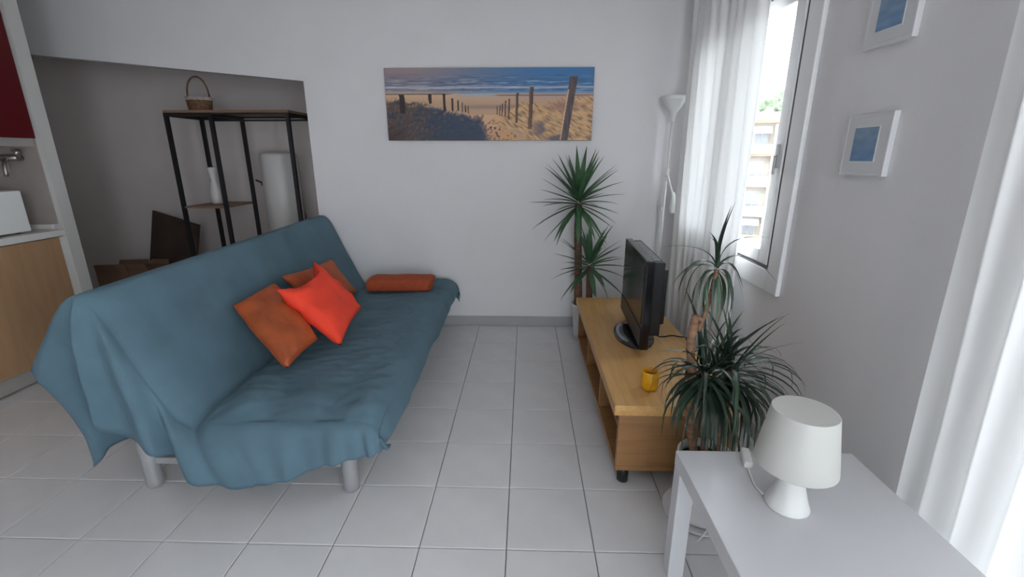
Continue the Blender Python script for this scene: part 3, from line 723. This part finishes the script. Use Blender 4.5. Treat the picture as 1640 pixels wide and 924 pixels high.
def px_leaf(b, c, e, yo, w_, m):
    B = at_y(*b, DY+.01); E_ = at_y(*e, DY+.01+yo); Cc = at_y(*c, DY+.01+yo*.5); Cc = Cc*2 - (B+E_)/2
    leaf(dr, bez(B, Cc, E_, 10), w_, m, .3)
EX = [((1149,424),(1160,372),(1179,322),.0),((1148,425),(1155,380),(1172,329),.03),((1148,424),(1147,392),(1136,371),-.03),((1149,430),(1148,396),(1137,380),.04),
 ((1147,426),(1118,398),(1052,396),-.05),((1150,424),(1178,386),(1238,382),-.03),((1151,424),(1196,412),(1246,454),.04),((1147,428),(1110,425),(1077,456),-.06),
 ((1147,430),(1114,432),(1094,494),.05),((1146,430),(1106,430),(1086,472),.08),((1150,428),(1176,432),(1193,502),-.04),((1150,428),(1172,424),(1190,461),.07),
 ((1146,434),(1125,446),(1117,506),-.05),((1147,436),(1133,460),(1134,520),-.06),((1148,438),(1142,474),(1140,524),-.05),((1148,438),(1150,474),(1145,518),-.06),
 ((1150,434),(1166,456),(1162,508),-.04),((1151,434),(1172,462),(1166,512),.03),((1149,438),(1155,470),(1154,505),-.02),((1147,432),(1118,452),(1108,496),.03),((1147,436),(1130,462),(1126,512),.04),((1150,436),(1160,470),(1150,515),.05),
 ((1147,428),(1120,418),(1090,445),-.09),((1151,432),(1168,448),(1172,505),-.08)]
for b, c, e, yo in EX: px_leaf(b, c, e, yo, rnd.uniform(.0062, .0095), rnd.choice((M['dleaf2'], M['dleaf2'], M['dleaf'])))
d2 = at_y(1130, 596, DY-.02); d3 = at_y(1172, 588, DY)
for dd, ox in ((d2, .0), (d3, .035)): MB().tube([(DP.x+ox, DP.y+ox*.3, .235), dd+Vector((-.006, 0, -.08)), dd], .012, 10).build('cane', M['bark2'], dr, True)
EX2 = [((1150,590),(1150,540),(1170,508),.0),((1155,590),(1168,545),(1190,526),.02),((1158,588),(1180,552),(1196,540),.05),((1145,590),(1132,555),(1106,566),-.02),((1140,585),(1130,540),(1128,512),.03),
 ((1145,590),(1105,566),(1056,563),-.03),((1145,592),(1100,585),(1050,602),-.06),((1160,590),(1200,556),(1252,570),.0),((1160,590),(1206,580),(1254,586),-.03),((1160,592),(1206,600),(1238,624),-.05),
 ((1145,594),(1092,610),(1063,655),-.04),((1145,596),(1098,624),(1078,686),-.06),((1160,594),(1200,600),(1232,655),-.05),((1152,590),(1180,540),(1208,556),.03),((1148,590),(1110,600),(1058,650),.05)]
for b, c, e, yo in EX2:
    B = at_y(*b, DY-.01); E_ = at_y(*e, DY-.01+yo); Cc = at_y(*c, DY-.01+yo*.5); Cc = Cc*2 - (B+E_)/2
    leaf(dr, bez(B, Cc, E_, 10), rnd.uniform(.0080, .0105), M['dleaf'], .3)
for hd_, cnt in ((d2, 62), (d3, 62)):
    for i in range(cnt):
        t = (i+.5)/cnt; az = i*2.39996 + rnd.uniform(-.2, .2); el = -.55 + 1.25*t + rnd.uniform(-.25, .25); dp_ = rnd.uniform(1.6, 3.2)
        if rnd.random() < .14: el = rnd.uniform(.9, 1.35); dp_ = rnd.uniform(.1, .9)
        ln = rnd.uniform(.24, .36) - (.085 if math.cos(az) < -.35 else 0)
        p = grow(hd_+Vector((math.cos(az)*.010, math.sin(az)*.010, -.06+.07*t)), az, el, ln, dp_, 10)
        p = [Vector((q.x, max(q.y, 1.26), max(q.z, .06))) for q in p]
        p = [Vector((q.x, min(q.y, 1.612), q.z)) if q.z < .40 else q for q in p]
        leaf(dr, p, rnd.uniform(.0062, .0098), rnd.choice((M['dleaf'], M['dleaf'], M['dleaf'], M['dleaf2'])), .3)

for i in range(40):
    hd_ = (d2, d3)[i % 2]; az = -PI/2 + rnd.uniform(-1.25, 1.25)
    p = grow(hd_+Vector((0, -.01, -.05)), az, rnd.uniform(-.5, .35), rnd.uniform(.24, .34), rnd.uniform(2.2, 3.4), 10)
    leaf(dr, [Vector((q.x, max(q.y, 1.275), q.z)) for q in p], rnd.uniform(.0065, .010), M['dleaf'], .3)

# ------------------------------------------------------------------ floor lamp in the corner
FL = Vector((.985, 3.33, 0))
fl = thing('floor_lamp', 'white floor lamp with upward bowl and small reading arm in the corner', 'lamp', FL)
MB().lathe((FL.x, FL.y, 0), [(.125,.0005),(.13,.006),(.128,.016),(.03,.024),(.012,.04)], 40).build('base', M['whiteplastic'], fl, True)
MB().tube([(FL.x, FL.y, .03), (FL.x+.012, FL.y, 1.59)], .0085, 12).build('pole', M['whiteplastic'], fl, True)
MB().lathe((FL.x+.012, FL.y, 0), [(.012,1.555),(.017,1.585),(.024,1.61),(.050,1.645),(.080,1.69),(.091,1.715),(.089,1.715),(.077,1.69),(.046,1.65),(.0,1.635)], 40, False).build('bowl_shade', M['whiteplastic'], fl, True)
MB().lathe((FL.x+.008, FL.y, 0), [(.013,1.19),(.015,1.20),(.015,1.235),(.013,1.245)], 20).build('collar', M['whiteplastic'], fl, True)
MB().tube(catmull([(FL.x+.010, FL.y-.012, 1.215), (FL.x+.025, FL.y-.03, 1.15), (FL.x+.050, FL.y-.045, 1.07)], 10), .006, 10).build('reading_arm', M['whiteplastic'], fl, True)
sh = MB().lathe((0, 0, 0), [(.012,.01),(.016,-.02),(.034,-.06),(.045,-.10),(.046,-.125),(.043,-.138),(.041,-.125),(.040,-.10),(.015,-.045)], 28, False)
Rm = Matrix.Rotation(math.radians(-14), 4, 'Y')
sh.v = [Rm @ v + Vector((FL.x+.050, FL.y-.045, 1.078)) for v in sh.v]
sh.build('reading_shade', M['whiteplastic'], fl, True)
MB().box(FL.x-.018, FL.x-.004, FL.y-.02, FL.y+.002, .955, .985, .003).build('cable_switch', M['whiteplastic'], fl)
MB().tube(catmull([(FL.x+.01, FL.y-.01, 1.2), (FL.x-.012, FL.y-.011, 1.08), (FL.x-.011, FL.y-.010, .98), (FL.x-.011, FL.y-.010, .9), (FL.x-.003, FL.y-.012, .6)], 20), .0022, 6).build('lamp_cable', M['whiteplastic'], fl, True)

# ------------------------------------------------------------------ white side table with lamp
TX0, TX1, TY0, TY1, TZ = .475, 1.012, .335, 1.238, .45
tb = thing('side_table', 'square edged white lacquered low table in the foreground', 'table', ((TX0+TX1)/2, (TY0+TY1)/2, 0))
MB().box(TX0, TX1, TY0, TY1, TZ-.05, TZ, .0025).build('table_top', M['whitelac'], tb)
for x in (TX0+.001, TX1-.051):
    for y in (TY0+.001, TY1-.051): MB().box(x, x+.05, y, y+.05, .0005, TZ-.05, .002).build('leg', M['whitelac'], tb)
LC = Vector((.692, 1.012, TZ))
tl = thing('table_lamp', 'white plastic table lamp with conical shade on the white table', 'lamp', LC)
MB().lathe(LC, [(.048,.0006),(.053,.003),(.053,.006),(.049,.016),(.041,.040),(.033,.070),(.028,.10),(.026,.145),(.022,.148)], 40).build('lamp_base', M['whiteplastic'], tl, True)
MB().lathe(LC, [(.014,.148),(.014,.18),(.017,.182),(.017,.195)], 20).build('bulb_socket', M['whiteplastic'], tl, True)
MB().lathe(LC, [(.0935,.128),(.0955,.130),(.0955,.133),(.0740,.279),(.0728,.281)], 56, False).build('lamp_shade', M['shade'], tl, True)
MB().lathe(LC, [(.0725,.2795),(.0725,.2806)], 56).build('shade_top', M['shade'], tl)
MB().lathe(LC, [(.0945,.130),(.0915,.1305),(.0710,.2785)], 56, False).build('shade_lining', M['shade'], tl, True)
ck = catmull([(LC.x-.045, LC.y+.030, TZ+.006), (.643, 1.085, TZ+.0035), (.655, 1.14, TZ+.0035), (.672, 1.20, TZ+.0035), (.682, 1.240, TZ+.004), (.684, 1.252, TZ-.02), (.684, 1.256, .30), (.62, 1.33, .006), (.585, 1.40, .0042), (.56, 1.52, .0042)], 60)
MB().tube(ck, .0030, 8).build('cord', M['whiteplastic'], tl, True)
sw = MB(); sw.box(-.012, .012, -.040, .040, 0, .020, .005)
Rz = Matrix.Rotation(-.30, 4, 'Z'); sw.v = [Rz @ v + Vector((.670, 1.192, TZ+.0008)) for v in sw.v]; sw.build('cord_switch', M['whiteplastic'], tl)

# ------------------------------------------------------------------ open rack in the niche
RX0, RX1, RXm = -2.730, -1.795, -2.385; RY0, RY1 = 3.61, 4.005; RZ = 1.645; q = .013
rk = thing('open_rack', 'open rack of black metal tubes with brown wooden shelves behind the sofa', 'shelf', ((RX0+RX1)/2, (RY0+RY1)/2, 0))
MB().box(RX0-.012, RX1+.012, RY0-.012, RY1+.012, RZ, RZ+.018, .001).build('shelf_board', M['shelfwood'], rk)
for x in (RX0, RXm, RX1):
    for y in (RY0, RY1): MB().box(x-q, x+q, y-q, y+q, .0005, RZ-.0002).build('post', M['blackmetal'], rk)
    MB().box(x-q*.9, x+q*.9, RY0+q, RY1-q, RZ-.026, RZ-.0004).build('cross_tube', M['blackmetal'], rk)
    MB().box(x-q*.9, x+q*.9, RY0+q, RY1-q, .10, .125).build('cross_tube', M['blackmetal'], rk)
for y in (RY0, RY1):
    MB().box(RX0+q, RXm-q, y-q*.9, y+q*.9, RZ-.024, RZ-.0004).build('long_tube', M['blackmetal'], rk)
    MB().box(RXm+q, RX1-q, y-q*.9, y+q*.9, RZ-.012, RZ-.0004).build('long_tube', M['blackmetal'], rk)
ym = (RY0+RY1)/2
hr = MB(); hr.box(RXm-.13, RX1+.10, ym-.008, ym+.008, RZ-.048, RZ-.034)
hr.box(RXm-.13, RXm-.116, ym-.008, ym+.008, RZ-.034, RZ-.001); hr.box(RX1+.086, RX1+.10, ym-.008, ym+.008, RZ-.034, RZ+.001)
hr.build('hanging_rail', M['blackmetal'], rk)
for z in (.945, .50, .10):
    MB().box(RX0+q, RXm-q, RY0-.01, RY1+.01, z-.016, z, .001).build('shelf_board', M['shelfwood'], rk)
# wicker basket on top
bc = Vector((-2.528, 3.72, RZ+.018))
bk = thing('wicker_basket', 'small brown wicker basket with pale rim and tall hoop handle', 'basket', bc)
rows = []
def bsk(prof, seg=40, sx=1.0, sy=.8):
    return [[(bc.x+r_*math.cos(2*PI*k/seg)*sx, bc.y+r_*math.sin(2*PI*k/seg)*sy, bc.z+z_) for k in range(seg)] for r_, z_ in prof]
pr = [(.002,.001),(.080,.001),(.084,.006)] + [(.084+.009*i/8+.0022*(i % 2), .008+.075*i/8) for i in range(9)] + [(.088,.083),(.078,.01),(.002,.008)]
MB().grid(bsk(pr), True).build('basket_body', M['wicker'], bk, True)
MB().grid(bsk([(.089,.078),(.0965,.079),(.0985,.088),(.0965,.102),(.089,.103),(.088,.09),(.089,.078)]), True).build('basket_rim', M['wickrim'], bk, True)
hp = [(bc.x + .086*math.cos(a), bc.y, bc.z+.085+.165*max(0, math.sin(a))**.8) for a in [PI*i/28 for i in range(29)]]
MB().tube(hp, .0065, 10).build('handle', M['wicker'], bk, True)
for sx in (-1, 1): MB().tube([(bc.x+sx*.086, bc.y-.006, bc.z+.088), (bc.x+sx*.086, bc.y-.016, bc.z+.088)], .006, 10).build('rivet', M['chrome'], bk)
# white vase on the middle shelf
vc = Vector((-2.605, 3.84, .945))
o = MB().lathe(vc, [(.0,.0006),(.036,.0006),(.040,.006),(.048,.05),(.046,.09),(.032,.15),(.025,.19),(.028,.23),(.036,.27),(.041,.295),(.038,.296),(.030,.26),(.02,.2)], 36, False).build('vase', M['ceramic'], None, True)
tag(o, 'slim white ceramic vase on the middle shelf of the rack', 'vase')
# dark bundle on the low shelf
rows = []
cb = Vector((-2.47, 3.70, .501))
for i in range(9):
    t = i/8; r_ = math.sin(PI*min(.98, t*.5+.5)) if t > 0 else 1
    rows.append([cb + Vector((.075*r_*math.cos(a)*(1+.15*math.sin(3*a)), .055*r_*math.sin(a)*(1+.12*math.cos(4*a)), .10*t**.8 + .008*math.sin(5*a)*t*(1-t)*4)) for a in [2*PI*k/28 for k in range(28)]])
mb = MB().grid(rows, True); mb.f.append(tuple(reversed(range(28)))); mb.f.append(tuple(8*28+k for k in range(28)))
o = mb.build('cloth_bundle', M['darkcloth'], None, True); tag(o, 'dark cloth bundle on the low shelf, just above the sofa back', 'cloth')

# white cylindrical water heater on the niche wall
hc = Vector((-2.205, 4.165, .48))
ht = thing('water_heater', 'white cylindrical water heater on the niche wall behind the rack', 'water heater', hc)
MB().lathe(hc, [(.0,.0),(.120,.0),(.145,.01),(.155,.03),(.155,.855),(.145,.872),(.120,.882),(.0,.884)], 48, False).build('tank', M['heater'], ht, True)
MB().box(hc.x-.10, hc.x+.10, hc.y+.13, 4.3495, .75, .80).build('wall_bracket', M['steel'], ht)
MB().tube([(hc.x-.155, hc.y-.02, 1.095), (hc.x-.20, hc.y-.06, 1.125)], .008, 8).build('valve_lever', M['blackmetal'], ht, True)
MB().lathe((hc.x-.165, hc.y-.02, 1.075), [(.012,0),(.014,.004),(.014,.022),(.011,.026)], 14).build('valve_knob', M['red'], ht, True)
o = MB().tube(catmull([(-1.98, 4.345, .76), (-1.86, 4.345, .93), (-1.74, 4.345, 1.10), (-1.60, 4.345, 1.29)], 20), .005, 8).build('wall_cable', M['black'], None, True)
tag(o, 'dark cable running up the niche wall at the right', 'cable')

# leaning board and boxes
tl_ = at_y(244, 337, 4.24); tr_ = at_y(318, 360, 4.02); e1 = (tr_-tl_).normalized(); wd_ = (tr_-tl_).length
dn = at_y(241, 425, 4.19) - tl_; dn = (dn - e1*dn.dot(e1)).normalized(); nn_ = e1.cross(dn).normalized()
if nn_.y < 0: nn_.negate()
ln_ = min(tl_.z/-dn.z, tr_.z/-dn.z) - .004
bd = MB()
bd.add([tl_, tr_, tr_+dn*ln_, tl_+dn*ln_, tl_+nn_*.018, tr_+nn_*.018, tr_+dn*ln_+nn_*.018, tl_+dn*ln_+nn_*.018], [(0,1,2,3),(4,7,6,5),(0,4,5,1),(1,5,6,2),(2,6,7,3),(3,7,4,0)])
mz = min(v.z for v in bd.v); bd.v = [v - Vector((0, 0, mz-.001)) if mz < .001 else v for v in bd.v]
o = bd.build('leaning_board', M['board']); tag(o, 'dark brown board leaning crookedly on the niche wall', 'board')
def carton(label, x0, x1, y0, y1, h, rz, flap):
    c = Vector(((x0+x1)/2, (y0+y1)/2, 0)); r = thing('cardboard_box', label, 'box', c, 'cardboard boxes in the niche', rz)
    hx, hy, t = (x1-x0)/2, (y1-y0)/2, .006
    mb = MB(); mb.box(-hx, hx, -hy, -hy+t, .001, h); mb.box(-hx, hx, hy-t, hy, .001, h); mb.box(-hx, -hx+t, -hy+t, hy-t, .001, h); mb.box(hx-t, hx, -hy+t, hy-t, .001, h); mb.box(-hx+t, hx-t, -hy+t, hy-t, .001, .007)
    mb.build('carton_body', M['card'], r, False, True)
    for s in (-1, 1):
        fb = MB(); e = flap if s < 0 else flap*.7
        fb.add([(-hx, s*hy, h), (hx, s*hy, h), (hx-.01, s*(hy+.02), h+e), (-hx+.01, s*(hy+.02), h+e), (-hx, s*(hy-t), h), (hx, s*(hy-t), h), (hx-.01, s*(hy+.02-t), h+e), (-hx+.01, s*(hy+.02-t), h+e)],
               [(0,1,2,3),(4,7,6,5),(0,4,5,1),(1,5,6,2),(2,6,7,3),(3,7,4,0)])
        fb.build('flap', M['card'], r, False, True)
carton('brown cardboard box with raised flap beside the leaning board', -3.655, -3.40, 3.66, 3.94, .375, .16, .075)
carton('small brown cardboard box half hidden between board and larger box', -3.34, -3.16, 3.64, 3.86, .415, -.05, .05)

# ------------------------------------------------------------------ kitchen on the left
kc = thing('kitchen_base_cabinet', 'kitchen base cabinet with plain wooden door at the left edge', 'cabinet', (-3.2, 2.0, 0))
MB().box(-3.52, -2.968, 1.20, 2.808, .10, .845).build('cabinet_body', M['ktop'], kc)
for y0_, y1_ in ((1.204, 1.98), (1.986, 2.775)): MB().box(-2.968, -2.948, y0_, y1_, .105, .838, .002).build('cabinet_door', M['kwood'], kc)
MB().box(-2.968, -2.950, 2.780, 2.808, .105, .838, .001).build('filler_strip', M['ktop'], kc)
MB().box(-3.50, -2.965, 1.22, 2.805, .012, .10).build('plinth', M['plinth'], kc)
kt = thing('worktop', 'white kitchen worktop with low upstand', 'worktop', (-3.2, 2.0, .846))
MB().box(-3.528, -2.928, 1.18, 2.8085, .846, .884, .003).build('worktop_slab', M['ktop'], kt)
MB().box(-3.528, -3.51, 1.18, 2.8085, .884, .93, .002).build('upstand', M['ktop'], kt)
MB().box(-3.51, -2.99, 2.790, 2.8085, .884, .915, .002).build('upstand', M['ktop'], kt)
bs = MB().box(-3.5298, -3.522, 1.2, 2.8085, .932, 1.40).build('backsplash', M['ksplash']); struct(bs)
bs2 = MB().box(-3.52, -2.96, 2.802, 2.8098, .917, 2.2).build('backsplash', M['ksplash']); struct(bs2)
ku = thing('wall_cabinet', 'dark red kitchen wall cabinet at the top left corner', 'cabinet', (-3.35, 2.0, 1.42))
MB().box(-3.52, -2.968, 1.2, 2.800, 1.43, 2.3).build('cabinet_body', M['ktop'], ku)
for y0_, y1_ in ((1.204, 1.98), (1.986, 2.800)): MB().box(-2.968, -2.946, y0_, y1_, 1.432, 2.3, .002).build('cabinet_door', M['kred'], ku)
MB().box(-2.985, -2.965, 1.2, 2.800, 1.385, 1.4298, .001).build('light_pelmet', M['plinth'], ku)
mw = thing('microwave', 'white microwave oven on the kitchen worktop, cut by the left edge', 'microwave', (-3.2, 2.33, .884))
MB().box(-3.42, -2.985, 2.17, 2.665, .895, 1.135, .006).build('oven_body', M['whiteplastic'], mw)
for x in (-3.38, -3.03):
    for y in (2.21, 2.625): MB().lathe((x, y, .8845), [(.012,0),(.012,.0105)], 12).build('foot', M['black'], mw)
MB().box(-2.985, -2.978, 2.19, 2.44, .92, 1.115, .002).build('oven_door', M['gloss_black'], mw)
wt = thing('wall_tap', 'worn chrome tap fixed to the beige kitchen backsplash', 'tap', (-3.11, 2.80, 1.29))
for x in (-3.17, -3.07): MB().tube([(x, 2.8015, 1.32), (x, 2.765, 1.32)], .016, 12).build('inlet', M['chrome'], wt, True)
MB().tube([(-3.20, 2.76, 1.32), (-3.045, 2.76, 1.32)], .019, 14).build('tap_body', M['chrome'], wt, True)
MB().tube(catmull([(-3.11, 2.755, 1.312), (-3.09, 2.72, 1.30), (-3.065, 2.69, 1.28), (-3.06, 2.68, 1.215)], 14), .011, 10).build('spout', M['chrome'], wt, True)
for x in (-3.20, -3.045): MB().tube([(x, 2.76, 1.32), (x+.004, 2.755, 1.37)], [.012, .022], 10).build('tap_handle', M['chrome'], wt, True)

# ------------------------------------------------------------------ outside the window
GZ = -14
struct(MB().box(-120, 200, -60, 200, GZ-1, GZ).build('ground_outside', mat('street_ground', (.30, .29, .27, 1), .9, .1, .3)))
OW = {'wall': mat('cream_render', (0.214, 0.186, 0.154, 1), .9, .04, .5), 'band': mat('ochre_render', (0.205, 0.154, 0.088, 1), .9, .05, .6), 'white': mat('white_render', (0.241, 0.237, 0.228, 1), .9, .02, .5),
      'red': mat('terracotta_coping', (0.211, 0.093, 0.062, 1), .9, .05, 1), 'win': mat('dark_window_glass', (.10, .11, .12, 1), .2, .1, 1), 'fr': mat('window_surround', (0.232, 0.232, 0.232, 1), .7), 'awn': mat('pale_awning', (0.322, 0.310, 0.279, 1), .9)}
bl = thing('apartment_building', 'sunlit cream apartment block with balconies seen through the window', 'building', (23.5, 46.0, GZ), None, -.42)
FH = 2.85; TOP = 18.3      # local z: 0 at the street
def B(mb, n, m, par=bl): return mb.build(n, m, par, False, True)
B(MB().box(-9, 9, 0, 10, 0, TOP), 'building_wall', OW['wall'])
B(MB().box(-9.3, 9.3, -.5, 10.2, TOP, TOP+.28), 'roof_edge', OW['red'])
B(MB().box(-2.2, .6, 1.2, 3.2, TOP+.28, TOP+1.1), 'roof_house', OW['wall'])
B(MB().box(-1.0, -.4, .8, 1.3, TOP+.28, TOP+1.5), 'chimney', OW['wall'])
for k in range(6):
    z = TOP-FH*(k+1)
    B(MB().box(-9, 9, -.9, 0, z-.12, z+.10), 'balcony_slab', OW['red'] if k == 0 else OW['white'])
    B(MB().box(-9, 9, -.95, -.83, z+.10, z+.92), 'balcony_parapet', (OW['white'], OW['band'], OW['white'], OW['band'], OW['white'], OW['band'])[k])
    for i in range(8):
        x = -8.0 + i*2.1; 
        wf = B(MB().box(x-.05, x+1.15, -.06, .02, z+.1, z+2.25), 'window', OW['fr'])
        B(MB().box(x+.02, x+.52, -.09, -.05, z+.18, z+2.17), 'pane', OW['win'], wf); B(MB().box(x+.58, x+1.08, -.09, -.05, z+.18, z+2.17), 'pane', OW['win'], wf)
        if (i+k) % 3 == 0:
            B(MB().add([(x-.2,-.02,z+2.6),(x+1.4,-.02,z+2.6),(x+1.4,-1.1,z+1.95),(x-.2,-1.1,z+1.95),(x-.2,-.02,z+2.54),(x+1.4,-.02,z+2.54),(x+1.4,-1.1,z+1.89),(x-.2,-1.1,z+1.89)],
               [(0,1,2,3),(4,7,6,5),(0,4,5,1),(1,5,6,2),(2,6,7,3),(3,7,4,0)]), 'awning', OW['awn'])
    for i in range(3):
        B(MB().box(-9+i*6.0-.1+3, -9+i*6.0+.1+3, -.9, 0, z+.1, z+FH-.12), 'divider_wall', OW['wall'])
hl = MB(); rows = []
for i in range(25):
    row = []
    for j in range(41):
        x = -30+j*4; y = 66+i*3; row.append((x, y, GZ + 19*(1-math.exp(-i*.16)) + 1.5*noise.noise(Vector((x*.05, y*.05, 1)))))
    rows.append(row)
struct(hl.grid(rows).build('hill', mat('green_hillside', (.13, .17, .09, 1), .95, .3, .4), None, True))
mleaf = mat('hazy_tree_foliage', (.085, .12, .07, 1), .95, .35, 1.5, .6, 6)
labs = ['rounded green tree above the roof, nearest the curtain', 'tall green tree above the roof terrace', 'broad green tree at the right above the roof', 'far green tree on the hill behind the others']
for k, (px, yy, r_, zt_) in enumerate(((1218, 62, 2.0, 7.0), (1243, 70, 2.6, 10.2), (1264, 62, 2.2, 9.0), (1285, 74, 2.8, 11.6))):
    p = at_y(px, 250, yy); g0 = GZ
    tr = thing('tree', labs[k], 'tree', (p.x, yy, g0), 'trees behind the apartment block')
    MB().tube([(p.x, yy, g0), (p.x+.2, yy, zt_-r_*1.2)], [.35, .16], 8).build('trunk', M['bark'], tr, True)
    bm = bmesh.new()
    for c_ in range(7):
        rr = random.Random(k*10+c_); cc = Vector((p.x+rr.uniform(-1, 1)*r_*.7, yy+rr.uniform(-1, 1)*r_*.6, zt_-r_*.8+rr.uniform(-.9, .5)*r_*.7))
        g = bmesh.ops.create_icosphere(bm, subdivisions=3, radius=r_*rr.uniform(.42, .62))
        for v in g['verts']: v.co += v.co.normalized()*.5*noise.noise(v.co*2.2+Vector((k, c_, 0))); v.co += cc - Vector((p.x, yy, g0))
    me = bpy.data.meshes.new('crown'); bm.to_mesh(me); bm.free(); o = bpy.data.objects.new('crown', me); COL.objects.link(o); o.parent = tr; me.materials.append(mleaf)
